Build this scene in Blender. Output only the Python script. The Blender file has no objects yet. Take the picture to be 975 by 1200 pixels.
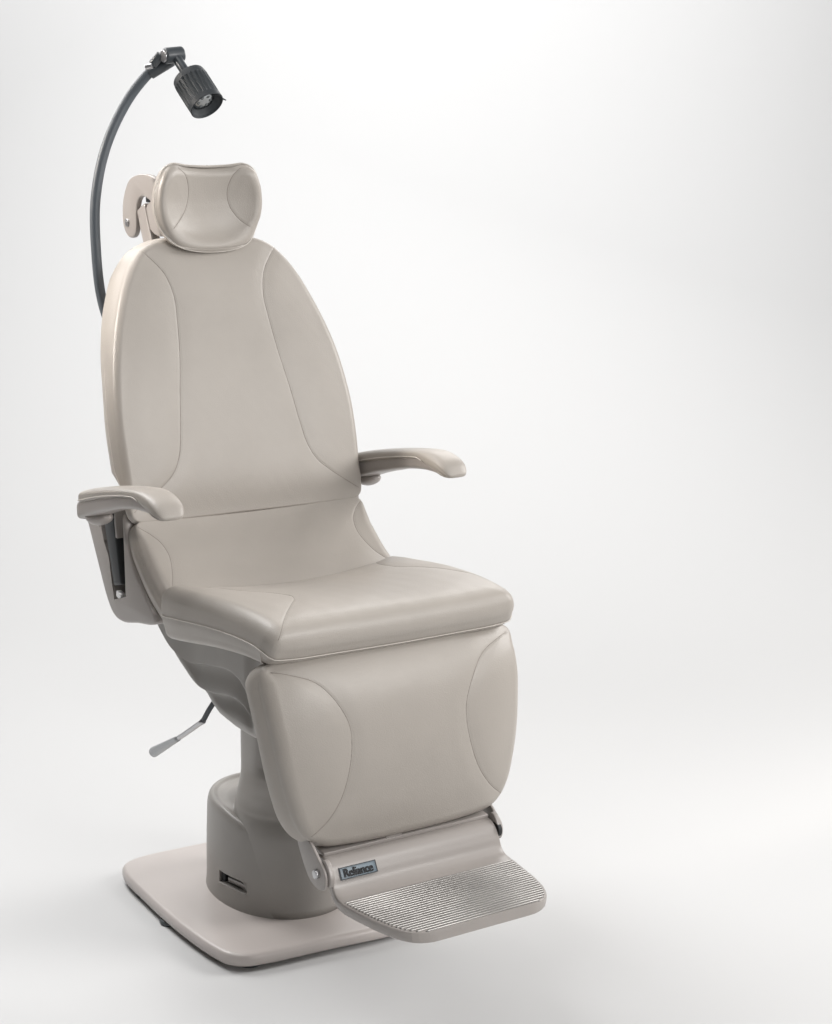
import bpy, bmesh, math
import numpy as np
from mathutils import Vector, Matrix
scene = bpy.context.scene
col = scene.collection

# ---------------------------------------------------------------- camera
cam_d = bpy.data.cameras.new('camera')
cam = bpy.data.objects.new('camera', cam_d); col.objects.link(cam)
scene.camera = cam
YAW, PITCH = math.radians(32.2878), math.radians(11.3317)
cam.location = (-1.5985, -3.0075, 1.5830)
cam.rotation_euler = (math.pi/2 - PITCH, 0, -YAW)
cam_d.sensor_fit = 'VERTICAL'; cam_d.sensor_height = 24.0
cam_d.lens = 24.0*2016.5/1200
cam_d.clip_end = 200

# ---------------------------------------------------------------- light
scene.view_settings.view_transform = 'Standard'
scene.view_settings.look = 'None'
scene.view_settings.exposure = 0.0
scene.view_settings.gamma = 1.0
world = bpy.data.worlds.new('World'); scene.world = world
world.use_nodes = True
bgn = world.node_tree.nodes['Background']
bgn.inputs['Color'].default_value = (0.97, 0.985, 1.0, 1)
bgn.inputs['Strength'].default_value = 0.04

def area(name, loc, target, size, power, color=(1,1,1), sy=None, spread=180):
    l = bpy.data.lights.new(name, 'AREA'); l.shape = 'RECTANGLE'
    l.size = size; l.size_y = sy or size; l.energy = power; l.color = color
    l.spread = math.radians(spread)
    o = bpy.data.objects.new(name, l); col.objects.link(o)
    o.location = loc
    o.rotation_euler = (Vector(target)-Vector(loc)).to_track_quat('-Z', 'Y').to_euler()
    return o
WM = (1.0, 0.985, 0.97)
area('top_key_softbox', (0.2, -1.7, 3.6), (0, -0.1, 0.7), 1.8, 14, WM)
area('front_right_softbox', (1.2, -3.4, 2.4), (0, 0, 0.9), 1.2, 62, WM)
area('front_low_softbox', (0.3, -4.6, 1.6), (0, 0, 0.8), 1.4, 34, WM)
area('right_softbox', (3.6, -1.2, 2.6), (0, 0, 0.8), 1.8, 120, WM)
area('rear_left_softbox', (-0.9, 2.9, 3.3), (0, 0.2, 1.0), 1.6, 60, WM)
area('rear_right_softbox', (2.6, 2.2, 3.0), (0, 0.2, 1.0), 1.6, 28, WM)
area('left_edge_fill', (-2.6, 1.6, 2.6), (-0.15, 0.40, 1.42), 0.5, 2.6, (1.0, 0.93, 0.86), spread=22)  # added unseen lamp, brightens the headrest bracket and left edges
area('wall_fill', (1.4, 1.2, 4.6), (3.6, 5.2, 1.8), 3.5, 77, sy=1.0, spread=120)  # unseen lamp added to lift the backdrop wall
area('wall_left_fill', (-0.8, 2.4, 4.9), (0.8, 5.0, 2.0), 3.0, 89, sy=1.5)  # added out of view to brighten the left of the wall
area('floor_back_fill', (-0.9, 2.2, 4.4), (-0.9, 0.3, 0), 1.6, 10, spread=60)  # unseen fill, added to brighten the floor behind and left
area('floor_left_fill', (-1.7, -0.3, 4.6), (-1.4, -0.3, 0), 1.6, 12, spread=80)  # fill lamp added to even out the left front floor

# ---------------------------------------------------------------- materials
def mat(name, color, rough=0.5, metal=0.0, spec=0.5, noise=0.0, nscale=8, bump=0.0, bscale=400, color2=None, coat=0.0):
    m = bpy.data.materials.new(name); m.use_nodes = True
    nt = m.node_tree; b = nt.nodes['Principled BSDF']
    b.inputs['Roughness'].default_value = rough
    b.inputs['Metallic'].default_value = metal
    b.inputs['Specular IOR Level'].default_value = spec
    b.inputs['Coat Weight'].default_value = coat
    tc = nt.nodes.new('ShaderNodeTexCoord')
    if noise or color2:
        n = nt.nodes.new('ShaderNodeTexNoise'); n.inputs['Scale'].default_value = nscale
        n.inputs['Detail'].default_value = 6; n.inputs['Roughness'].default_value = 0.6
        nt.links.new(tc.outputs['Object'], n.inputs['Vector'])
        r = nt.nodes.new('ShaderNodeValToRGB')
        r.color_ramp.elements[0].position = 0.3; r.color_ramp.elements[1].position = 0.7
        c2 = color2 or tuple(c*(1-noise) for c in color)
        r.color_ramp.elements[0].color = (*c2, 1); r.color_ramp.elements[1].color = (*color, 1)
        nt.links.new(n.outputs['Fac'], r.inputs['Fac'])
        nt.links.new(r.outputs['Color'], b.inputs['Base Color'])
        mr = nt.nodes.new('ShaderNodeMapRange')
        mr.inputs['To Min'].default_value = rough*1.12; mr.inputs['To Max'].default_value = rough*0.9
        nt.links.new(n.outputs['Fac'], mr.inputs['Value'])
        nt.links.new(mr.outputs['Result'], b.inputs['Roughness'])
    else:
        b.inputs['Base Color'].default_value = (*color, 1)
    if bump:
        v = nt.nodes.new('ShaderNodeTexVoronoi'); v.inputs['Scale'].default_value = bscale
        n2 = nt.nodes.new('ShaderNodeTexNoise'); n2.inputs['Scale'].default_value = bscale*0.12
        n2.inputs['Detail'].default_value = 4
        nt.links.new(tc.outputs['Object'], v.inputs['Vector'])
        nt.links.new(tc.outputs['Object'], n2.inputs['Vector'])
        ad = nt.nodes.new('ShaderNodeMath'); ad.operation = 'ADD'
        nt.links.new(v.outputs['Distance'], ad.inputs[0]); nt.links.new(n2.outputs['Fac'], ad.inputs[1])
        bp = nt.nodes.new('ShaderNodeBump'); bp.inputs['Strength'].default_value = bump
        bp.inputs['Distance'].default_value = 0.0006
        nt.links.new(ad.outputs[0], bp.inputs['Height'])
        nt.links.new(bp.outputs['Normal'], b.inputs['Normal'])
    return m

LEATHER = mat('beige_vinyl', (0.402, 0.368, 0.332), 0.40, noise=0.07, nscale=5, bump=0.32, bscale=480)
PAINT = mat('beige_enamel', (0.36, 0.330, 0.310), 0.33, noise=0.05, nscale=7, bump=0.12, bscale=500)
PLASTIC = mat('taupe_plastic', (0.33, 0.311, 0.290), 0.40, noise=0.06, nscale=9, bump=0.15, bscale=450)
PLATE = mat('base_enamel', (0.53, 0.485, 0.46), 0.34, noise=0.05, nscale=4, bump=0.1, bscale=400)
SHADE = mat('lamp_shade_black', (0.040, 0.045, 0.050), 0.55, spec=0.35)
POST = mat('post_black', (0.028, 0.031, 0.034), 0.45)
DARK = mat('charcoal_plastic', (0.060, 0.068, 0.076), 0.36)
BLACK = mat('black_rubber', (0.02, 0.021, 0.023), 0.6)
GREY = mat('slate_plastic', (0.075, 0.085, 0.088), 0.4)
HOSE = mat('grey_hose_sleeve', (0.085, 0.098, 0.112), 0.48)
CHROME = mat('polished_steel', (0.50, 0.50, 0.51), 0.3, metal=0.9)
TREAD = mat('worn_tread_metal', (0.36, 0.345, 0.33), 0.30, metal=0.55, noise=0.30, nscale=9)
THREAD = mat('seam_thread', (0.29, 0.26, 0.232), 0.7)
PALETHREAD = mat('pale_stitching', (0.58, 0.545, 0.50), 0.6)
WHITE = mat('white_plastic', (0.85, 0.85, 0.85), 0.35)
BADGE = mat('badge_blue_grey', (0.17, 0.22, 0.26), 0.4)
INK = mat('badge_ink', (0.012, 0.014, 0.018), 0.5)
REFLECTOR = mat('bulb_reflector', (0.40, 0.42, 0.43), 0.22, metal=1.0)
GLASS = mat('frosted_lens', (0.12, 0.13, 0.135), 0.2)
BACKDROP = mat('white_paper', (0.60, 0.60, 0.60), 0.9, spec=0.1)

# ---------------------------------------------------------------- helpers
def mesh_obj(name, verts, faces, material, parent=None, smooth=True, label=None):
    me = bpy.data.meshes.new(name)
    me.from_pydata([tuple(map(float, v)) for v in verts], [], faces)
    me.update()
    bm = bmesh.new(); bm.from_mesh(me)
    bmesh.ops.recalc_face_normals(bm, faces=bm.faces); bm.to_mesh(me); bm.free()
    if smooth: me.polygons.foreach_set('use_smooth', [True]*len(me.polygons))
    me.materials.append(material)
    o = bpy.data.objects.new(name, me); col.objects.link(o)
    if parent: o.parent = parent
    if label: o['label'] = label
    return o

def grid_faces(nr, nc, wrap=True, off=0):
    f = []
    for i in range(nr-1):
        for j in range(nc if wrap else nc-1):
            k = (j+1) % nc
            f.append((off+i*nc+j, off+i*nc+k, off+(i+1)*nc+k, off+(i+1)*nc+j))
    return f

def loft(loops, cap0=True, cap1=True):
    nc = len(loops[0]); v = [p for l in loops for p in l]
    f = grid_faces(len(loops), nc)
    if cap0: f.append(tuple(range(nc))[::-1])
    if cap1: f.append(tuple((len(loops)-1)*nc+j for j in range(nc)))
    return v, f

def merge(parts):
    V, Fc = [], []
    for v, f in parts:
        o = len(V); V += [tuple(p) for p in v]; Fc += [tuple(i+o for i in q) for q in f]
    return V, Fc

def catmull(P, n, closed=False):
    P = np.array(P, float)
    if closed: Q = np.vstack([P[-1], P, P[0], P[1]])
    else: Q = np.vstack([2*P[0]-P[1], P, 2*P[-1]-P[-2]])
    out = []
    segs = len(Q)-3
    for i in range(segs):
        p0, p1, p2, p3 = Q[i:i+4]
        t0 = 0; t1 = t0+np.linalg.norm(p1-p0)**.5+1e-9; t2 = t1+np.linalg.norm(p2-p1)**.5+1e-9; t3 = t2+np.linalg.norm(p3-p2)**.5+1e-9
        for t in np.linspace(t1, t2, 24, endpoint=False):
            A1 = (t1-t)/(t1-t0)*p0+(t-t0)/(t1-t0)*p1; A2 = (t2-t)/(t2-t1)*p1+(t-t1)/(t2-t1)*p2; A3 = (t3-t)/(t3-t2)*p2+(t-t2)/(t3-t2)*p3
            B1 = (t2-t)/(t2-t0)*A1+(t-t0)/(t2-t0)*A2; B2 = (t3-t)/(t3-t1)*A2+(t-t1)/(t3-t1)*A3
            out.append((t2-t)/(t2-t1)*B1+(t-t1)/(t2-t1)*B2)
    out = np.array(out)
    if closed: out = np.vstack([out, out[0]])
    else: out = np.vstack([out, P[-1]])
    d = np.r_[0, np.cumsum(np.linalg.norm(np.diff(out, axis=0), axis=1))]
    s = np.linspace(0, d[-1], n+1 if closed else n)
    r = np.stack([np.interp(s, d, out[:, k]) for k in range(out.shape[1])], 1)
    return r[:-1] if closed else r

def tube_geo(P, r, sides=16, caps=True):
    P = np.array(P, float); n = len(P)
    r = np.full(n, r) if np.isscalar(r) else np.array(r, float)
    T = np.gradient(P, axis=0); T /= np.linalg.norm(T, axis=1)[:, None]
    a = np.array([0, 0, 1.]) if abs(T[0][2]) < .9 else np.array([1., 0, 0])
    u = np.cross(T[0], a); u /= np.linalg.norm(u); loops = []
    for i in range(n):
        u = u-T[i]*(u@T[i]); u /= np.linalg.norm(u); w = np.cross(T[i], u)
        loops.append([P[i]+r[i]*(math.cos(t)*u+math.sin(t)*w) for t in np.linspace(0, 2*math.pi, sides, endpoint=False)])
    return loft(loops, caps, caps)

def tube(name, P, r, material, parent, sides=16, smooth=True, label=None):
    v, f = tube_geo(P, r, sides)
    return mesh_obj(name, v, f, material, parent, smooth, label)

def bevelled(name, v, f, material, parent, bev=0.003, segs=3, mirror=False, angle=30):
    o = mesh_obj(name, v, f, material, parent, smooth=True)
    me = o.data; bm = bmesh.new(); bm.from_mesh(me)
    ed = [e for e in bm.edges if len(e.link_faces) == 2 and e.calc_face_angle() > math.radians(angle)]
    if bev: bmesh.ops.bevel(bm, geom=ed, offset=bev, segments=segs, profile=0.5, affect='EDGES', clamp_overlap=True)
    bm.to_mesh(me); bm.free()
    me.polygons.foreach_set('use_smooth', [True]*len(me.polygons))
    with_sharp(me)
    return o

def with_sharp(me, ang=40):
    bm = bmesh.new(); bm.from_mesh(me)
    for e in bm.edges:
        if len(e.link_faces) == 2 and e.calc_face_angle() > math.radians(ang): e.smooth = False
    bm.to_mesh(me); bm.free()

def prism_yz(poly, x0, x1):
    n = len(poly)
    return ([(x0, y, z) for y, z in poly]+[(x1, y, z) for y, z in poly],
            [tuple(range(n))[::-1], tuple(range(n, 2*n))]+[(i, (i+1) % n, n+(i+1) % n, n+i) for i in range(n)])

def box_geo(cx, cy, cz, sx, sy, sz, rot=None):
    v = [Vector((x*sx/2, y*sy/2, z*sz/2)) for x in (-1, 1) for y in (-1, 1) for z in (-1, 1)]
    if rot: v = [rot @ p for p in v]
    return [(p.x+cx, p.y+cy, p.z+cz) for p in v], [(0,1,3,2),(4,6,7,5),(0,4,5,1),(2,3,7,6),(0,2,6,4),(1,5,7,3)]

def cyl_geo(p0, p1, r0, r1=None, sides=32):
    return tube_geo([p0, p1], [r0, r0 if r1 is None else r1], sides)

def boolean_cut(o, cutter):
    m = o.modifiers.new('cut', 'BOOLEAN'); m.operation = 'DIFFERENCE'; m.solver = 'EXACT'; m.object = cutter
    bpy.context.view_layer.update()
    dg = bpy.context.evaluated_depsgraph_get()
    me = bpy.data.meshes.new_from_object(o.evaluated_get(dg))
    o.modifiers.clear(); o.data = me
    bpy.data.objects.remove(cutter)
    with_sharp(me)

def min_dist(px, poly, closed=True):
    poly = np.array(poly); A = poly; B = np.roll(poly, -1, 0)
    if not closed: A, B = poly[:-1], poly[1:]
    best = np.full(len(px), 1e9)
    for a, b in zip(A, B):
        ab = b-a; t = np.clip(((px-a)@ab)/(ab@ab+1e-12), 0, 1)
        d = np.linalg.norm(px-(a+t[:, None]*ab), axis=1); best = np.minimum(best, d)
    return best

class Profile:
    """a curve in the YZ plane; the front normal is (-tz, ty)"""
    def __init__(s, P):
        s.P = catmull(P, 240); d = np.linalg.norm(np.diff(s.P, axis=0), axis=1)
        s.s = np.r_[0, np.cumsum(d)]; s.L = s.s[-1]
        T = np.gradient(s.P, axis=0); s.T = T/np.linalg.norm(T, axis=1)[:, None]
    def __call__(s, x, t, off):
        tc = np.clip(t, 0, s.L); ex = t-tc
        y, z = (np.interp(tc, s.s, s.P[:, k]) for k in (0, 1))
        ty, tz = (np.interp(tc, s.s, s.T[:, k]) for k in (0, 1))
        return np.stack([x, y+ty*ex-tz*off, z+tz*ex+ty*off], 1)

def mirror_outline(half):
    """half: points from the top centre down the right side to the bottom centre"""
    L = [(-x, s) for x, s in half[::-1] if x > 1e-6]
    return list(half)+L

rng = np.random.default_rng(4)
def lowfreq(a, b, k=1.0, seed=0):
    r = np.random.default_rng(seed); o = 0
    for i in range(9):
        w = r.normal(size=2)*9*k*(1+i*.25); o = o+np.sin(a*w[0]*2+b*w[1]*2+r.uniform(0, 6.28))/(1+i*.5)
    return o/4

def pad(name, half, prof, crown, rad, thick, rb, material, parent, seams=(), N=840, rings=120, closed_outline=None,
        groove=0.0009, sig=0.0024, puff=0.006, taper=0.0, seed=0, center=None, thread=THREAD, wrink=0.0006, hem=None):
    O = catmull(closed_outline or mirror_outline(half), N, True)
    c = np.array(center) if center else O.mean(0)
    t = np.linspace(0, 1, rings+1)[1:]; rho = 1-(1-t)**1.5
    XY = np.concatenate([c+(O-c)*q for q in rho])
    d = min_dist(XY, O[::3]); d[-N:] = 0
    seams2 = [catmull(s, 90) for s in seams]
    def surf_off(XY, d, with_groove=True):
        x, s = XY[:, 0], XY[:, 1]; R = rad(x, s)*np.ones(len(x))
        u = np.clip(1-d/R, 0, 1)
        off = crown(x, s)*np.ones(len(x))-R*(1-np.sqrt(np.clip(1-u*u, 0, 1)))
        off += puff*(1-np.exp(-(d/.05)**2)) + wrink*lowfreq(x, s, 1.6, seed)*np.clip(d/.03, 0, 1)
        for q in seams2:
            near = min_dist(XY, q[::3], False)
            off = off-puff*.32*np.exp(-(near/.018)**2)*np.clip(d/.02, 0, 1)
            if with_groove: off = off-groove*np.exp(-(near/sig)**2)*np.clip(d/.006, 0, 1)
        return off
    off = surf_off(XY, d)
    verts = [prof(XY[:, 0], XY[:, 1], off)]
    cc = np.array([c]); verts.insert(0, prof(cc[:, 0], cc[:, 1], surf_off(cc, np.array([.1]))))
    # side wall
    nrm = np.stack([np.roll(O, -1, 0)[:, 1]-np.roll(O, 1, 0)[:, 1], -(np.roll(O, -1, 0)[:, 0]-np.roll(O, 1, 0)[:, 0])], 1)
    nrm /= np.linalg.norm(nrm, axis=1)[:, None]
    if ((O-c)*nrm).sum() < 0: nrm = -nrm
    if callable(taper): taper = (taper(O[:, 0], O[:, 1])*np.ones(N))[:, None]
    off0 = off[-N:]; TH = thick(O[:, 0], O[:, 1])*np.ones(N)
    for q in np.linspace(0, 1, 13)[1:]:
        bulge = 0.003*math.sin(math.pi*q)
        P = O+nrm*(bulge+taper*q)
        verts.append(prof(P[:, 0], P[:, 1], off0*(1-q)+(-TH+rb)*q))
    for a in np.linspace(0, math.pi/2, 7)[1:]:
        P = O+nrm*(taper-rb*(1-math.cos(a))); verts.append(prof(P[:, 0], P[:, 1], -TH+rb-rb*math.sin(a)))
    for q in (.85, .5, .2):
        P = c+(O+nrm*(taper-rb)-c)*q; verts.append(prof(P[:, 0], P[:, 1], -TH*np.ones(N)))
    V = np.concatenate(verts); nr = (len(V)-1)//N
    F = [(0, 1+(j+1) % N, 1+j) for j in range(N)]+grid_faces(nr, N, True, 1)
    V = np.vstack([V, V[-N:].mean(0)]); last = len(V)-1; b = 1+(nr-1)*N
    F += [(last, b+j, b+(j+1) % N) for j in range(N)]
    o = mesh_obj(name, V, F, material, parent)
    for q in seams2:
        q = q[1:-1]; dd = min_dist(q, O[::3]); of = surf_off(q, dd)
        tube('seam', prof(q[:, 0], q[:, 1], of+0.0000), 0.0007, thread, o, 6)
    if hem is not None:           # a stitched line running round the side wall
        P = O+nrm*0.0028; of = off0*(1-hem)+(-TH+rb)*hem
        pts = prof(P[:, 0], P[:, 1], of)[::4]; pts = np.vstack([pts, pts[:1]])
        tube('piping', pts, 0.0011, PALETHREAD, o, 6)
    return o

def seam_pair(pts):
    return [[(x, s) for x, s in pts], [(-x, s) for x, s in pts]]

# ---------------------------------------------------------------- setting
def backdrop():
    """white studio sweep: floor running back into a curved-up wall"""
    fwd = np.array([math.sin(YAW), math.cos(YAW)]); rt = np.array([math.cos(YAW), -math.sin(YAW)])
    prof = [(-14, 0), (2.2, 0)]
    R = 2.5
    for a in np.linspace(0, 90, 40)[1:]: prof.append((2.2+R*math.sin(math.radians(a)), R-R*math.cos(math.radians(a))))
    prof.append((4.7, 12.0))
    v = []
    for d, z in prof:
        for w in np.linspace(-18, 18, 9):
            p = rt*w+fwd*d; v.append((p[0], p[1], z))
    o = mesh_obj('backdrop', v, grid_faces(len(prof), 9, False), BACKDROP)
    o['kind'] = 'structure'; o['label'] = 'seamless white studio paper sweeping from floor to wall'; o['category'] = 'backdrop'
backdrop()

chair = bpy.data.objects.new('examination_chair', None); col.objects.link(chair)
chair['label'] = 'beige padded medical examination chair with footrest, armrests and gooseneck lamp on a white floor'
chair['category'] = 'chair'

# ---------------------------------------------------------------- backrest
BACK = Profile([(.171,.878),(.179,.93),(.193,.993),(.236,1.14),(.297,1.316),(.332,1.41),(.343,1.44)])
sL = BACK.L
half = [(0,.594),(.06,.594),(.114,.589),(.148,.574),(.172,.552),(.195,.520),(.217,.474),(.242,.405),(.259,.340),(.270,.275),
        (.2765,.205),(.2765,.135),(.274,.078),(.272,.035),(.266,.010),(.255,.001),(.20,-.002),(.10,-.003),(0,-.003)]
seam = [(.162,.570),(.140,.545),(.115,.508),(.1035,.458),(.106,.41),(.114,.335),(.128,.25),(.139,.178),(.150,.126),(.169,.091),(.203,.062),(.238,.038),(.268,.018)]
back = pad('backrest', half, BACK,
    crown=lambda x, s: 0.010*(x/.27)**2*np.clip((.55-s)/.2, 0, 1)-0.004,
    rad=lambda x, s: 0.004+0.013*np.clip((s-.012)/.06, 0, 1),
    thick=lambda x, s: 0.036+0.038*np.clip((s-.07)/.04, 0, 1)+.020*np.clip((s-.25)/.2, 0, 1), rb=0.018, material=LEATHER, parent=chair, seams=seam_pair(seam), seed=1, hem=.55,
    taper=lambda x, s: .012*np.clip((s-.30)/.22, 0, 1))
# rigid shell behind the backrest
shellhalf = [(0,.57),(.10,.566),(.145,.54),(.185,.49),(.225,.40),(.25,.29),(.255,.18),(.25,.08),(.24,.02),(.20,-.01),(0,-.012)]
pad('back_shell', shellhalf, Profile([(.240,.87),(.248,.93),(.272,1.0),(.317,1.13),(.384,1.30),(.422,1.40),(.429,1.42)]),
    crown=lambda x, s: 0*x, rad=lambda x, s: .004+0*x, thick=lambda x, s: .028+0*x, rb=.02, material=PAINT, parent=chair, N=300, rings=10, puff=0, wrink=0)

# ---------------------------------------------------------------- lower back cushion (below the crease)
LB = Profile([(-.06,.742),(.0,.752),(.06,.780),(.115,.822),(.155,.856),(.176,.878)])
lbL = LB.L
def lbs(y):  return float(np.interp(y, LB.P[:, 0], LB.s))
half = [(0,lbL-.001),(.12,lbL-.001),(.21,lbL-.001),(.252,lbL-.002),(.264,lbL-.012),(.268,lbL-.04),(.270,.15),(.270,.10),(.268,.04),(.25,.004),(.15,0),(0,0)]
seam = [(.262,lbL-.014),(.240,lbL-.035),(.224,lbL-.062),(.219,lbL-.095),(.226,lbL-.13),(.236,lbL-.16),(.25,lbL-.19)]
pad('lower_back_cushion', half, LB, crown=lambda x, s: 0.012*(x/.27)**2-.002, rad=lambda x, s: 0.005+0.019*np.clip((lbL-s)/.06-.15, 0, 1),
    thick=lambda x, s: .062+0*x, rb=.03, material=LEATHER, parent=chair, seams=seam_pair(seam), N=640, rings=90, seed=2, taper=.004, puff=.004)

# ---------------------------------------------------------------- seat
SEAT = Profile([(-.438,.770),(-.405,.791),(-.335,.800),(-.2,.797),(-.08,.786),(.040,.774)])
sl = SEAT.L
half = [(0,sl-.032),(.12,sl-.024),(.21,sl-.008),(.256,sl-.002),(.272,sl-.012),(.2785,sl-.05),(.2795,.32),(.2765,.20),(.2705,.08),(.266,.024),(.256,.006),(.224,.000),(.12,-.002),(0,-.003)]
seamL = [(-.20,sl-.006),(-.185,sl-.06),(-.160,sl-.13),(-.130,.262),(-.123,.215),(-.134,.178),(-.166,.130),(-.204,.078),(-.234,.036),(-.248,.016),(-.254,.009)]
seamR = [(.212,sl-.018),(.195,sl-.070),(.193,sl-.12),(.205,sl-.17),(.228,sl-.24),(.248,.15),(.258,.09),(.258,.05)]
pad('seat', half, SEAT, crown=lambda x, s: -0.018*(1-(np.abs(x)/.26)**2)*np.clip((s-.05)/.3, 0, 1)+0.003*(x/.26)**2,
    rad=lambda x, s: .032+0*x, thick=lambda x, s: .079+.022*np.clip((s-.05)/.4, 0, 1), rb=.016, material=LEATHER, parent=chair,
    seams=[seamL, seamR], N=800, rings=110, seed=3, hem=.45, taper=-.004, puff=.005)

# ---------------------------------------------------------------- leg rest
LEG = Profile([(-.462,.372),(-.462,.45),(-.456,.56),(-.440,.65),(-.415,.705),(-.385,.742)])
ll = LEG.L
half = [(0,ll-.010),(.12,ll-.008),(.21,ll-.010),(.250,ll-.013),(.264,ll-.023),(.2685,ll-.06),(.2665,ll-.12),(.261,.22),(.254,.165),(.243,.11),(.228,.060),(.208,.028),(.182,.011),(.13,.004),(0,.001)]
seam = [(.258,ll-.034),(.225,ll-.048),(.178,ll-.073),(.146,ll-.113),(.127,.235),(.124,.20),(.131,.155),(.148,.105),(.175,.065),(.21,.034)]
half = [(x*1.014, s) for x, s in half]
pad('leg_rest', half, LEG, crown=lambda x, s: 0.006*(1-(x/.27)**2)-.003-.011*np.abs(x/.27)**5, rad=lambda x, s: .022-.010*np.clip((s-ll+.06)/.03,0,1), thick=lambda x, s: .072+0*x, rb=.004,
    material=LEATHER, parent=chair, seams=seam_pair(seam), N=800, rings=100, seed=5, hem=.95, taper=.010, puff=.006)
LEGB = Profile([(-.388,.374),(-.388,.45),(-.382,.55),(-.366,.63),(-.345,.68),(-.328,.71)])
half2 = [(x*.975, s*.88+.004) for x, s in half]
pad('leg_rest_panel', half2, LEGB, crown=lambda x, s: 0*x, rad=lambda x, s: .003+0*x, thick=lambda x, s: .018+0*x, rb=.008, material=PAINT,
    parent=chair, N=300, rings=8, puff=0, wrink=0)

# ---------------------------------------------------------------- headrest
HR = Profile([(.312,1.435),(.334,1.460),(.342,1.511),(.328,1.584)])
half = [(0,.155),(.05,.1575),(.085,.162),(.104,.153),(.117,.128),(.1230,.098),(.1225,.072),(.1155,.048),(.097,.026),(.060,.010),(0,.003)]
seam = [(.075,.158),(.058,.143),(.048,.120),(.0465,.098),(.054,.075),(.070,.055),(.092,.036)]
head = pad('headrest', half, HR, crown=lambda x, s: .034*(np.abs(x)/.12)**2.2-.022,
    rad=lambda x, s: .021+0*x, thick=lambda x, s: .046+0*x, rb=.018, material=LEATHER, parent=chair, seams=seam_pair(seam), N=480, rings=80, seed=7,
    groove=.0006, sig=.002, puff=.003, hem=.40)
hp = Matrix.Translation((0, .329, 0)) @ Matrix.Rotation(math.radians(3), 4, 'Z') @ Matrix.Translation((0, -.345, -.003))
for o in [head]+list(head.children): o.data.transform(hp)
def both(fn):
    for sd in (-1, 1): fn(sd)
def headrest_bracket(sd):
    poly = [(.395,1.552),(.43,1.566),(.50,1.567),(.545,1.556),(.575,1.525),(.587,1.49),(.583,1.455),(.560,1.434),(.530,1.434),(.515,1.450),(.512,1.485),(.500,1.513),(.478,1.522),(.440,1.514),(.395,1.49)]
    poly = [tuple(p) for p in catmull(poly, 60, True)]
    x0 = sd*.092; v, f = prism_yz(poly, x0, x0-sd*.012)
    pl = bevelled('headrest_bracket', v, f, PAINT, chair, .003)
    bevelled('bolt', *cyl_geo((x0+sd*.004, .558, 1.464), (x0-sd*.014, .558, 1.464), .0085, sides=24), CHROME, pl, .001)
    # inner link with hook and dark clamp
    poly = [tuple(p) for p in catmull([(.38,1.512),(.445,1.512),(.470,1.500),(.472,1.480),(.452,1.452),(.42,1.440),(.38,1.445)], 40, True)]
    v, f = prism_yz(poly, sd*.086, sd*.066); bevelled('headrest_link', v, f, PAINT, chair, .003)
both(headrest_bracket)
v, f = box_geo(0, .497, 1.472, .15, .036, .032, Matrix.Rotation(math.radians(-20), 3, 'X')); bevelled('clamp_block', v, f, DARK, chair, .004)
v, f = box_geo(0, .488, 1.515, .15, .020, .014); bevelled('clamp_block', v, f, DARK, chair, .003)
def headrest_bar(sd):
    P = np.array([(sd*.078, .395, 1.32), (sd*.078, .440, 1.385), (sd*.078, .470, 1.44), (sd*.078, .495, 1.50)])
    loops = []
    for p in catmull(P, 24):
        loops.append([(p[0]+a*.011, p[1]+b*.021, p[2]-b*.008) for a, b in ((-1,-1),(1,-1),(1,1),(-1,1))])
    v, f = loft(loops); bevelled('headrest_bar', v, f, PAINT, chair, .004)
both(headrest_bar)

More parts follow.
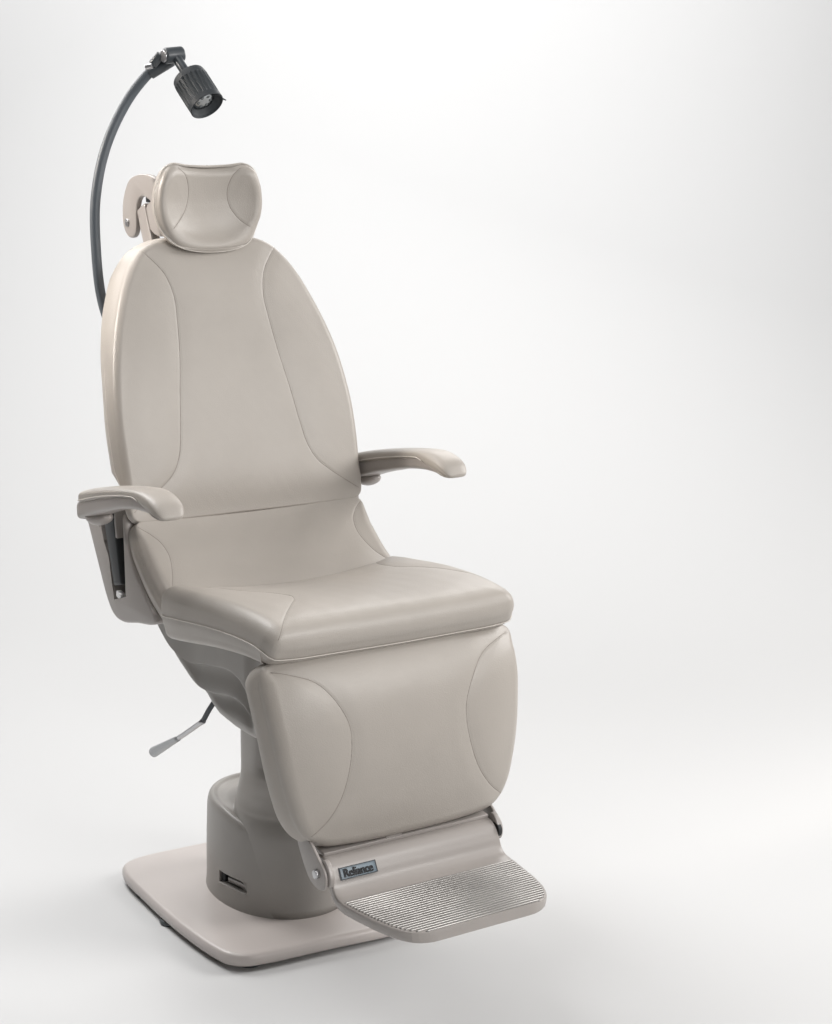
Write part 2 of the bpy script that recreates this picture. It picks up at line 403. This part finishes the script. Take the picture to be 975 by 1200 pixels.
# ---------------------------------------------------------------- armrests
def armrest(sd):
    dz = .010*sd
    X = sd*.316
    root = bpy.data.objects.new('armrest', None); col.objects.link(root); root.parent = chair
    root['label'] = 'beige padded armrest on the '+('left' if sd < 0 else 'right')+' side of the picture'
    top = catmull([(.272,.944),(.25,.951),(.20,.963),(.10,.981),(.01,.993),(-.06,.998),(-.098,.992),(-.126,.979),(-.140,.962)], 120)
    bot = catmull([(.272,.886),(.25,.893),(.20,.906),(.16,.918),(.10,.933),(.03,.948),(-.03,.956),(-.075,.957),(-.112,.953),(-.134,.950)], 120)
    def sect(i, lo, hi, wid, n=96, ex=2.6, pleat=0.0):
        a = bot[i]*(1-lo)+top[i]*lo; b = bot[i]*(1-hi)+top[i]*hi; c = (a+b)/2; h = (b-a)/2; out = []
        for t in np.linspace(0, 2*math.pi, n, endpoint=False):
            cx = abs(math.cos(t))**(2/ex)*np.sign(math.cos(t)); sz = abs(math.sin(t))**(2/ex)*np.sign(math.sin(t))
            out.append((X+wid*cx*(1+pleat*math.cos(11*t*1.0)), c[0]+h[0]*sz, c[1]+h[1]*sz+dz))
        return out
    # lower carrier
    loops = []
    for i in range(0, 112, 2):
        q = i/119; w = .0300-.002*q-.006*max(0, q-.7)/.3
        loops.append(sect(i, 0.0, .70+.06*q, (w+.0012)*(1-.3*max(0, 2-i)/2), ex=4.0))
    v, f = loft(loops); mesh_obj('arm_support', v, f, PAINT, root)
    # upholstered pad
    loops = []
    N = 120
    for i in range(3, N):
        q = i/(N-1); w = .0335-.001*q
        e = 1-math.sqrt(max(0, 1-min(1, (1-q)/.09)**1)) if False else min(1, math.sqrt(max(0, 1-(1-min(1, (1-q)/.10))**2)))
        e0 = math.sqrt(max(0.05, 1-(1-min(1, (q-.02)/.04))**2)) if q < .06 else 1
        lo = .50-.62*np.clip((q-.72)/.25, 0, 1)
        a = sect(i, lo, 1.0, w*e0*(.45+.55*e) if q > .9 else w*e0, ex=3.0)
        a = np.array(a)
        if q > .86:     # gathered pleats round the nose
            k = np.clip((q-.86)/.08, 0, 1)
            tt = np.linspace(0, 2*math.pi, len(a), endpoint=False)
            under = np.clip(-np.sin(tt)+.4, 0, 1)
            c = a.mean(0); a = c+(a-c)*(1-.13*k*under*(.5+.5*np.cos(tt*15)))[:, None]
        if e < 1: c = a.mean(0); a = c+(a-c)*np.array([1, .35+.65*e, .35+.65*e])
        loops.append([tuple(p) for p in a])
    v, f = loft(loops); pd = mesh_obj('arm_pad', v, f, LEATHER, root)
    for s2 in (-1, 1):
        P = []
        for i in range(6, 96, 3):
            q = i/119; lo = .50-.62*np.clip((q-.72)/.25, 0, 1)+.16
            c = bot[i]*(1-lo)+top[i]*lo; P.append((X+s2*.0335*(.985-.01*q), c[0], c[1]+dz))
        tube('piping', P, .0012, PALETHREAD, pd, 8)
    # outward curl under the support where it meets the post
    P = catmull([(X, .27, .905+dz), (X, .225, .898+dz), (X, .185, .902+dz)], 12)
    loops = []
    for j, p in enumerate(P):
        q = j/11; w = .026*math.sqrt(max(.04, 1-(2*q-1)**2*.9)); hz = .017*math.sqrt(max(.04, 1-(2*q-1)**2))
        loops.append([(p[0]+w*math.cos(t), p[1], p[2]+hz*math.sin(t)) for t in np.linspace(0, 2*math.pi, 24, endpoint=False)])
    v, f = loft(loops); mesh_obj('arm_socket', v, f, PAINT, root)
both(armrest)

# side covers that carry the arm posts
def side_cover(sd):
    x0, x1 = sd*.276, sd*.225
    out = [(.436,.893),(.405,.858),(.343,.760),(.300,.695),(.268,.668),(.227,.662),(.15,.676),(.06,.695),(.05,.71),(.10,.745),(.150,.79),(.180,.845),(.195,.89),(.22,.912),(.33,.912),(.42,.905)]
    poly = [tuple(p) for p in catmull(out, 130, True)]
    v, f = prism_yz(poly, x0, x1)
    o = bevelled('side_cover', v, f, PAINT, chair, .009, 4)
    ch = [(.330,.95),(.345,.868),(.280,.79),(.268,.735),(.258,.703),(.196,.722),(.196,.78),(.198,.86),(.200,.95)]
    v, f = prism_yz(ch, sd*.33, sd*.246); c = mesh_obj('cut', v, f, DARK); boolean_cut(o, c)
    # dark lining of the slot
    v, f = prism_yz([(.328,.905),(.343,.868),(.279,.79),(.267,.735),(.257,.7045),(.197,.7235),(.1975,.78),(.1995,.86),(.201,.905)], sd*.2475, sd*.2440)
    bevelled('slot_lining', v, f, GREY, o, 0)
    # sliding post
    loops = []
    for q in np.linspace(0, 1, 24):
        c = np.array([.285, .930])*(1-q)+np.array([.234, .738])*q; w = .030*(1-q)+.020*q; xo = .010+.016*max(0, 1-q*3)
        loops.append([(sd*(a+xo), c[0]+b, c[1]-b*.25) for a, b in ((.250, -w), (.268, -w), (.268, w), (.250, w))])
    v, f = loft(loops); bevelled('arm_post', v, f, POST, chair, .004)
    for (a, b), (c, d), r in (((.333,.885),(.305,.820),.0045), ((.240,.900),(.232,.838),.0045)):
        loops = [[(sd*x, yy+k, zz) for x, k in ((.250,-r),(.2775,-r),(.2775,r),(.250,r))] for yy, zz in np.linspace((a, b), (c, d), 6)]
        v, f = loft(loops); bevelled('guide_rail', v, f, PAINT, o, .0015)
    P = [(sd*.272, y, z) for y, z in np.linspace((.298,.800), (.280,.755), 6)]
    tube('release_catch', P, .0025, CHROME, o, 10)
    v, f = box_geo(sd*.270, .236, .716, .012, .024, .014, Matrix.Rotation(math.radians(12), 3, 'X'))
    bevelled('end_stop', v, f, WHITE, o, .002)
both(side_cover)

# ---------------------------------------------------------------- body housing under the seat
def housing():
    yb = np.array([.30,.235,.212,.165,.11,.07,.032,-.005,-.046,-.11,-.176,-.235,-.30])
    zb = np.array([.725,.672,.648,.611,.577,.554,.535,.521,.511,.5045,.504,.511,.545])
    l1 = catmull([(.26,.72),(.19,.665),(.129,.628),(.09,.613),(.048,.608),(-.03,.622),(-.108,.634),(-.150,.632),(-.185,.618),(-.215,.58),(-.22,.54)], 80)
    l2 = catmull([(.13,.60),(.10,.582),(.051,.566),(0,.563),(-.048,.568),(-.11,.580),(-.161,.580),(-.190,.568),(-.208,.545),(-.215,.52)], 80)
    def zline(L, y): 
        o = np.argsort(L[:, 0]); return np.interp(y, L[o, 0], L[o, 1])
    ys = np.concatenate([np.linspace(.30, -.30, 220)])
    nv = 240; top = .742
    side = []
    for y in ys:
        b = float(np.interp(-y, -yb, zb)); row = []
        # sharpen the silhouette: points go from top to bottom, then round under
        for k in range(nv):
            q = (k/(nv-1))
            q = 1-(1-q)**1.25
            z = top+(b-top)*q; dpt = (z-b)
            w = .192
            def ss(t): t = min(1, max(0, t)); return t*t*(3-2*t)
            d1 = float(zline(l1, y))-z; d2 = float(zline(l2, y))-z
            f1 = ss((y+.225)/.03); f2 = ss((y+.215)/.03)*ss((.13-y)/.12)
            w += .005*f1-.012*ss(d1/.004)*f1+.008*ss((d1-.006)/.05)*f1
            w += .005*f2-.013*ss(d2/.004)*f2+.009*ss((d2-.006)/.04)*f2
            R = .034
            if dpt < R: u = 1-dpt/R; w -= (.040)*(1-math.sqrt(max(0, 1-u*u)))
            w += .018*ss((y-.02)/.12)
            fe = min(1, (.31-y)/.05); w *= (.90+.10*math.sqrt(max(0, 1-(1-fe)**2)))
            row.append((w, y, z))
        side.append(row)
    loops = []
    for row in side:
        L = [(-w, y, z) for w, y, z in row]; Rr = [(w, y, z) for w, y, z in row[::-1]]
        mid = [(-row[-1][0]*(1-t)+row[-1][0]*t, row[0][1], row[-1][2]-.004*math.sin(math.pi*t)) for t in (.1,.3,.5,.7,.9)]
        loops.append(L+mid+Rr)
    v, f = loft(loops); o = mesh_obj('body_housing', v, f, PLASTIC, chair); with_sharp(o.data, 60)
housing()
v, f = box_geo(0, -.12, .70, .33, .36, .045); bevelled('seat_frame', v, f, PLASTIC, chair, .008)

# recline lever
P = catmull([(-.150,.02,.545),(-.165,.045,.505),(-.170,.067,.474)], 10)
lv = tube('recline_lever', P, .0055, DARK, chair, 12)
tube('lever_rod', catmull([(-.170,.067,.474),(-.171,.12,.442),(-.172,.175,.410),(-.172,.205,.394)], 14), [.0065]+[.0055]*13, CHROME, lv, 16)
tube('lever_grip', np.linspace((-.172,.185,.404), (-.172,.318,.334), 12), np.linspace(.006, .0118, 12), mat('lever_grip', (.42,.43,.44), .35, metal=.4), lv, 20)

# ---------------------------------------------------------------- pedestal
def pedestal():
    cx, cy = .035, .150
    NT = 240
    def sm(t): t = max(0, min(1, t)); return t*t*(3-2*t)
    loops_r = []
    for j in range(NT):
        th = 2*math.pi*j/NT; c, sn = math.cos(th), math.sin(th)
        r = (abs(c/.140)**2.1+abs(sn/.185)**2.1)**(-1/2.1); rp = .060
        H = .247-.020*sm((-sn+.1)/1.0)
        g = r-rp
        A = [(r+.003,.036),(r+.002,.044),(r+.0006,.06),(r,.09),(r-.001,.14),(r-.003,.19),(r-.005,H-.022),(r-.007,H-.012),(r-.011,H-.004),(r-.017,H-.0005),
             (r-.023,H-.003),(r-.029,H-.007),(r-g*.48,H-.007),(r-g*.62,H+.001),(r-g*.74,H+.010),(r-g*.86,H+.016),(rp-.001,H+.026),(rp-.004,H+.05)]
        loops_r.append(catmull(A, 120))
    loops = [[(cx+loops_r[j][i][0]*math.cos(2*math.pi*j/NT), cy+loops_r[j][i][0]*math.sin(2*math.pi*j/NT), loops_r[j][i][1]) for j in range(NT)] for i in range(120)]
    v, f = loft(loops); o = mesh_obj('pedestal_base', v, f, PLASTIC, chair)
    # lift column with the fairing that slopes forward into the base
    S = catmull([(.60,.063,.086,.215,3.2),(.45,.064,.086,.215,3.2),(.36,.065,.085,.216,3.2),(.325,.067,.078,.216,3.0),(.302,.075,.052,.214,2.6),(.280,.090,.018,.212,2.3),(.258,.106,-.012,.208,2.1),(.238,.116,-.030,.205,2.0),(.215,.119,-.038,.203,2.0),(.18,.119,-.0395,.20,2.0),(.13,.1185,-.0390,.20,2.0),(.075,.118,-.038,.20,2.0),(.038,.119,-.040,.20,2.0)], 100)
    loops = []
    for z, hw, y0, y1, ex in S:
        loops.append([(cx+hw*np.sign(math.cos(t))*abs(math.cos(t))**(2/ex), (y0+y1)/2+(y1-y0)/2*np.sign(math.sin(t))*abs(math.sin(t))**(2/ex), z) for t in np.linspace(0, 2*math.pi, 160, endpoint=False)])
    v, f = loft(loops); mesh_obj('pedestal_column', v, f, PLASTIC, chair)
    # access slot low on the left flank
    A = Vector((-.105, .145, 0)); B = Vector((-.084, .053, 0)); d = (B-A).normalized(); n = Vector((d.y, -d.x, 0))
    if n.x > 0: n = -n
    ang = math.atan2(d.y, d.x); rot = Matrix.Rotation(ang, 3, 'Z'); c0 = (A+B)/2+Vector((0, 0, .0945)); L = (B-A).length
    def bx(along, out, dz, sx, sy, sz, name, m, bev=.001, par=None):
        c = c0+d*along+n*out; v, f = box_geo(c.x, c.y, c.z+dz, sx, sy, sz, rot)
        return bevelled(name, v, f, m, par, bev)
    cut = bx(0, 0, 0, L, .044, .026, 'cut', DARK, 0); boolean_cut(o, cut)
    bx(0, -.0200, 0, L-.002, .003, .0245, 'slot_latch', PLASTIC, .0004, o)
    bx(.006, -.012, -.003, L*.66, .014, .012, 'latch_plate', TREAD, .002, o)
    bx(-L*.42, -.012, 0, L*.12, .014, .023, 'latch_plate', BLACK, .001, o)
    bx(L*.43, -.012, 0, L*.10, .012, .023, 'latch_plate', DARK, .001, o)
    bx(0, .0022, -.0145, L*.98, .004, .0045, 'slot_lip', PLASTIC, .0015, o)
pedestal()

# ---------------------------------------------------------------- base plate with levelling pads
BASE_OUT = [(.245,.41),(.21,.445),(.0,.462),(-.165,.462),(-.204,.440),(-.219,.400),(-.226,.28),(-.229,.15),(-.225,.03),(-.217,-.05),(-.205,-.096),(-.178,-.122),(-.13,-.133),(.02,-.146),(.14,-.158),(.215,-.150),(.250,-.11),(.256,.10),(.252,.30)]
def base_plate():
    core = [tuple(p) for p in catmull(BASE_OUT, 160, True)]
    def outline(ins):
        P = np.array(core); T = np.roll(P, -1, 0)-np.roll(P, 1, 0); N = np.stack([T[:, 1], -T[:, 0]], 1)
        N /= np.linalg.norm(N, axis=1)[:, None]; c = P.mean(0)
        if ((P-c)*N).sum() < 0: N = -N
        return P-N*ins
    loops = []
    for ins, z in ((.012,.010),(.004,.012),(.0008,.016),(0,.022),(0,.028),(.0015,.033),(.005,.0368),(.010,.0385),(.016,.039)):
        loops.append([(x, y, z) for x, y in outline(ins)])
    v, f = loft(loops); o = mesh_obj('base_plate', v, f, PLATE, chair)
    for x, y in ((-.19,.335),(-.205,.175),(-.15,-.085),(.23,.31),(.19,-.11)):
        v, f = loft([[(x+r*math.cos(t), y+r*math.sin(t), z) for t in np.linspace(0, 6.2832, 28, endpoint=False)] for r, z in ((.024,.0),(.026,.003),(.026,.008),(.022,.011))])
        mesh_obj('levelling_pad', v, f, GREY, o)
base_plate()

# ---------------------------------------------------------------- footrest
foot = bpy.data.objects.new('footrest', None); col.objects.link(foot); foot.parent = chair
def footrest():
    # hinge plate + tread plate cross-section in YZ, swept along x with a changing half-width
    top = catmull([(-.418,.352),(-.425,.360),(-.445,.364),(-.462,.362),(-.474,.353),(-.484,.335),(-.492,.318),(-.503,.308),(-.52,.3045),(-.56,.303)], 70)
    def halfw(y):
        Y = [-.74,-.7045,-.704,-.701,-.697,-.690,-.681,-.669,-.65,-.61,-.56,-.53,-.51,-.49,-.47,-.44,-.40]
        W = [.10,.100,.112,.123,.133,.143,.150,.157,.165,.175,.183,.187,.187,.184,.182,.182,.182]
        return float(np.interp(y, Y, W))
    pts = [tuple(p) for p in top]
    pts += [(y, .303) for y in np.concatenate([np.linspace(-.57, -.683, 30), np.linspace(-.685, -.7045, 26)])]
    loops = []
    nx = 41
    T, Bt = [], []
    n = len(pts)
    P = np.array(pts)
    Tn = np.gradient(P, axis=0); Tn /= np.linalg.norm(Tn, axis=1)[:, None]
    th = .021
    rows_t, rows_b = [], []
    for i, (y, z) in enumerate(pts):
        w = halfw(y)
        ny, nz = Tn[i][1], -Tn[i][0]         # downward/back normal
        if nz > 0: ny, nz = -ny, -nz
        bl = min(1, max(0, (-.50-y)/.05))
        by, bz = (y*(1)+0*ny, z-th) if bl >= 1 else (y+ny*th*(1-bl), z+nz*th*(1-bl)-th*bl)
        e = .0035
        ring = []
        for u in np.linspace(-1, 1, nx): ring.append((u*(w-e), y, z))
        side = [(w-e*.3, y, z-e*.3), (w, y, z-e)]
        side += [(w-.001, by*.5+y*.5, (bz+z)*.5), (w-.003, by, bz+e*.6)]
        ring += side
        for u in np.linspace(1, -1, nx): ring.append((u*(w-.006), by, bz))
        ring += [(-a, b, c) for a, b, c in side[::-1]]
        loops.append(ring)
    v, f = loft(loops)
    o = mesh_obj('foot_plate', v, f, PAINT, foot)
    with_sharp(o.data, 50)
    # ribs of the tread
    parts = []
    ys = np.arange(-.528, -.7010, -.0082)
    for y in ys:
        w = halfw(y)-.0045
        if w < .05: continue
        r = []
        for x, s in ((-w, .2), (-w+.002, .8), (-w+.004, 1), (w-.004, 1), (w-.002, .8), (w, .2)):
            r.append([(x, y+.0024*s*math.cos(t), .3030-.0006+.0038*s*max(0, math.sin(t))) for t in np.linspace(0, math.pi, 9)]+[(x, y, .3015)])
        parts.append(loft(r))
    v, f = merge(parts); mesh_obj('tread_ribs', v, f, TREAD, o)
    # hinge rod, knuckles, dark end washers
    rod = bevelled('hinge_rod', *cyl_geo((-.20, -.462, .3450), (.192, -.455, .3450), .0065, sides=24), DARK, foot, .001)
    for x in (-.187, .187): bevelled('hinge_washer', *cyl_geo((x-.004, -.468, .345), (x+.004, -.468, .345), .0155, sides=28), BLACK, foot, .001)
    # flat strip tucked under the leg cushion
    v, f = box_geo(0, -.432, .369, .36, .040, .008, Matrix.Rotation(math.radians(6), 3, 'X')); bevelled('cover_strip', v, f, PAINT, foot, .002)
    v, f = box_geo(-.03, -.440, .3735, .035, .02, .010); bevelled('stop_block', v, f, PAINT, foot, .002)
footrest()
def hinge_arm(sd):
    x0, x1 = (-.2075, -.2015) if sd < 0 else (.199, .193)
    dy = 0 if sd < 0 else .032
    poly = catmull([(-.398,.402),(-.402,.385),(-.425,.348),(-.450,.324),(-.480,.318),(-.502,.326),(-.507,.345),(-.500,.360),(-.484,.372),(-.468,.384),(-.455,.394),(-.425,.402)], 60, True)
    v, f = prism_yz([(a+dy, b) for a, b in poly], x0, x1); o = bevelled('hinge_arm', v, f, PAINT, foot, .002)
    bevelled('bolt', *cyl_geo((x0+sd*.007, -.477+dy, .347), (x0-sd*.004, -.477+dy, .347), .0085, sides=24), CHROME, o, .002)
    v, f = prism_yz([(p[0]+dy, p[1]) for p in catmull([(-.484,.374),(-.486,.36),(-.494,.332),(-.508,.330),(-.514,.345),(-.508,.360),(-.496,.374)], 36, True)], x1, x1-sd*.010)
    bevelled('hinge_lug', v, f, PAINT, o, .002)
both(hinge_arm)
# badge
def badge():
    n = Vector((0, -.872, .489)); up = Vector((0, .489, .872))
    c = Vector((-.1275, -.4815, .3375))
    R = Matrix((Vector((1,0,0)), up, n)).transposed()
    o3, f = box_geo(0, 0, 0, .076, .0225, .0022)
    o = bevelled('badge', [c+n*.002+R @ Vector(p) for p in o3], f, BADGE, foot, .0006)
    for k in (-1, 1):
        v, f = box_geo(0, k*.0103, 0, .076, .0012, .0008); mesh_obj('badge_rim', [c+n*.0046+R @ Vector(p) for p in v], f, INK, o, False)
        v, f = box_geo(k*.0372, 0, 0, .0012, .0225, .0008); mesh_obj('badge_rim', [c+n*.0046+R @ Vector(p) for p in v], f, INK, o, False)
    cu = bpy.data.curves.new('t', 'FONT'); cu.body = 'Reliance'; cu.size = .021; cu.align_x = 'CENTER'; cu.align_y = 'CENTER'
    cu.offset = .0003; cu.extrude = .0005; cu.space_character = .96
    t = bpy.data.objects.new('t', cu); col.objects.link(t); bpy.context.view_layer.update()
    me = bpy.data.meshes.new_from_object(t.evaluated_get(bpy.context.evaluated_depsgraph_get()))
    bpy.data.objects.remove(t)
    xs = [q.co.x for q in me.vertices]; yy = [q.co.y for q in me.vertices]
    cx, cyy = (max(xs)+min(xs))/2, (max(yy)+min(yy))/2; kx = .060/(max(xs)-min(xs)); ky = .0155/(max(yy)-min(yy))
    for q in me.vertices:
        p = Vector(((q.co.x-cx)*kx, (q.co.y-cyy)*ky, q.co.z)); q.co = c+n*.0046+R @ p
    me.materials.clear(); me.materials.append(INK); me.name = 'badge_lettering'
    bm = bmesh.new(); bm.from_mesh(me)
    base = [f for f in bm.faces]
    for k in (-.0004, .0004):
        g = bmesh.ops.duplicate(bm, geom=base)
        bmesh.ops.translate(bm, verts=[e for e in g['geom'] if isinstance(e, bmesh.types.BMVert)], vec=(k, 0, 0))
    bm.to_mesh(me); bm.free()
    lo = bpy.data.objects.new('badge_lettering', me); col.objects.link(lo); lo.parent = o
badge()

# ---------------------------------------------------------------- examination lamp on its gooseneck
lamp = bpy.data.objects.new('examination_lamp', None); col.objects.link(lamp); lamp.parent = chair
P = catmull([(-.150,.352,1.10),(-.176,.415,1.20),(-.200,.45,1.297),(-.2115,.45,1.42),(-.2075,.45,1.523),(-.181,.447,1.628),(-.132,.44,1.722),(-.094,.42,1.774),(-.078,.41,1.790)], 90)
tube('gooseneck', P, .0106, HOSE, lamp, 20)
bevelled('mount_socket', *cyl_geo((-.148,.340,1.065), (-.152,.358,1.125), .021, sides=24), DARK, lamp, .002)
# knuckle at the top
bevelled('neck_ferrule', *cyl_geo((-.092,.418,1.776), (-.050,.395,1.802), .0145, .0125, 24), DARK, lamp, .002)
bevelled('wing_nut', *cyl_geo((-.092,.40,1.792), (-.080,.385,1.812), .010, .009, 16), DARK, lamp, .002)
bevelled('wing_nut', *cyl_geo((-.108,.40,1.786), (-.097,.39,1.789), .006, .006, 12), CHROME, lamp, .001)
bevelled('ball_joint', *cyl_geo((-.078,.372,1.808), (-.036,.372,1.813), .0165, .0165, 32), DARK, lamp, .004)
bevelled('joint_cap', *cyl_geo((-.0815,.3715,1.8077), (-.0775,.372,1.808), .0125, .0125, 24), CHROME, lamp, .001)
A = Vector((-.055,.370,1.810)); B = A+Vector((.186,-.655,-.732)); ax = (B-A).normalized()
bevelled('swivel_stem', *cyl_geo(A, A+ax*.062, .0105, .0105, 24), DARK, lamp, .001)
def lamp_head():
    u = ax.orthogonal().normalized(); w = ax.cross(u)
    S = A+ax*.058
    prof = [(0, .012), (.001, .030), (.004, .0350), (.010, .0362), (.018, .0368), (.020, .0368), (.070, .0368), (.072, .0368), (.080, .0368), (.0835, .0370), (.0845, .0350), (.082, .0335), (.060, .0310)]
    loops = []
    NS = 120
    for h, r in prof:
        L = []
        for k in range(NS):
            t = 2*math.pi*k/NS; g = 0
            if .019 < h < .071: g = -.0020 if (k % 5) in (0, 1) else 0
            L.append(S+ax*h+(r+g)*(math.cos(t)*u+math.sin(t)*w))
        loops.append(L)
    v, f = loft(loops, True, False); o = mesh_obj('lamp_shade', v, f, SHADE, lamp); with_sharp(o.data, 35)
    # reflector and lens
    loops = [[S+ax*h+r*(math.cos(t)*u+math.sin(t)*w) for t in np.linspace(0, 6.2832, 40, endpoint=False)] for h, r in ((.080, .0335), (.072, .028), (.066, .023), (.060, .014), (.058, .004))]
    v, f = loft(loops, False, True); mesh_obj('reflector', v, f, SHADE, o)
    loops = [[S+ax*h+r*(math.cos(t)*u+math.sin(t)*w) for t in np.linspace(0, 6.2832, 40, endpoint=False)] for h, r in ((.0700, .0225), (.0720, .0220), (.0723, .013), (.0720, .004))]
    v, f = loft(loops, True, True); mesh_obj('lens', v, f, REFLECTOR, o)
    for k in range(6):
        t = k*math.pi/3; c = S+ax*.0722+.0135*(math.cos(t)*u+math.sin(t)*w)
        mesh_obj('lens_dimple', *cyl_geo(c, c+ax*.001, .0040, .0030, 12), GLASS, o)
    # small locating pin on the rim
    t = max(range(60), key=lambda k: ((math.cos(k*math.pi/30)*u+math.sin(k*math.pi/30)*w) @ Vector((.85,-.53,-.2))))*math.pi/30
    c = S+ax*.079+.0365*(math.cos(t)*u+math.sin(t)*w); d = (math.cos(t)*u+math.sin(t)*w)
    mesh_obj('focus_pin', *cyl_geo(c, c+d*.006+ax*.008, .0022, .0012, 10), DARK, o)
lamp_head()

# ---------------------------------------------------------------- tidy the hierarchy
def absorb(child):
    """stitching, rims, lettering and dimples belong to the mesh of the part they lie on"""
    p = child.parent; me = p.data
    idx = {}
    for m in child.data.materials:
        if m.name not in [q.name for q in me.materials]: me.materials.append(m)
        idx[len(idx)] = [q.name for q in me.materials].index(m.name)
    cm = child.data.copy()
    for q in cm.polygons: q.material_index = idx[q.material_index]
    bm = bmesh.new(); bm.from_mesh(me); bm.from_mesh(cm); bm.to_mesh(me); bm.free()
    bpy.data.meshes.remove(cm); bpy.data.objects.remove(child)
for o in [o for o in col.objects if o.name.split('.')[0] in ('seam', 'piping', 'badge_rim', 'badge_lettering', 'lens_dimple', 'slot_lip') and o.parent and o.parent.type == 'MESH']:
    absorb(o)
def depth(o):
    n = 0
    while o.parent: o = o.parent; n += 1
    return n
for o in list(col.objects):
    while depth(o) > 2: o.parent = o.parent.parent
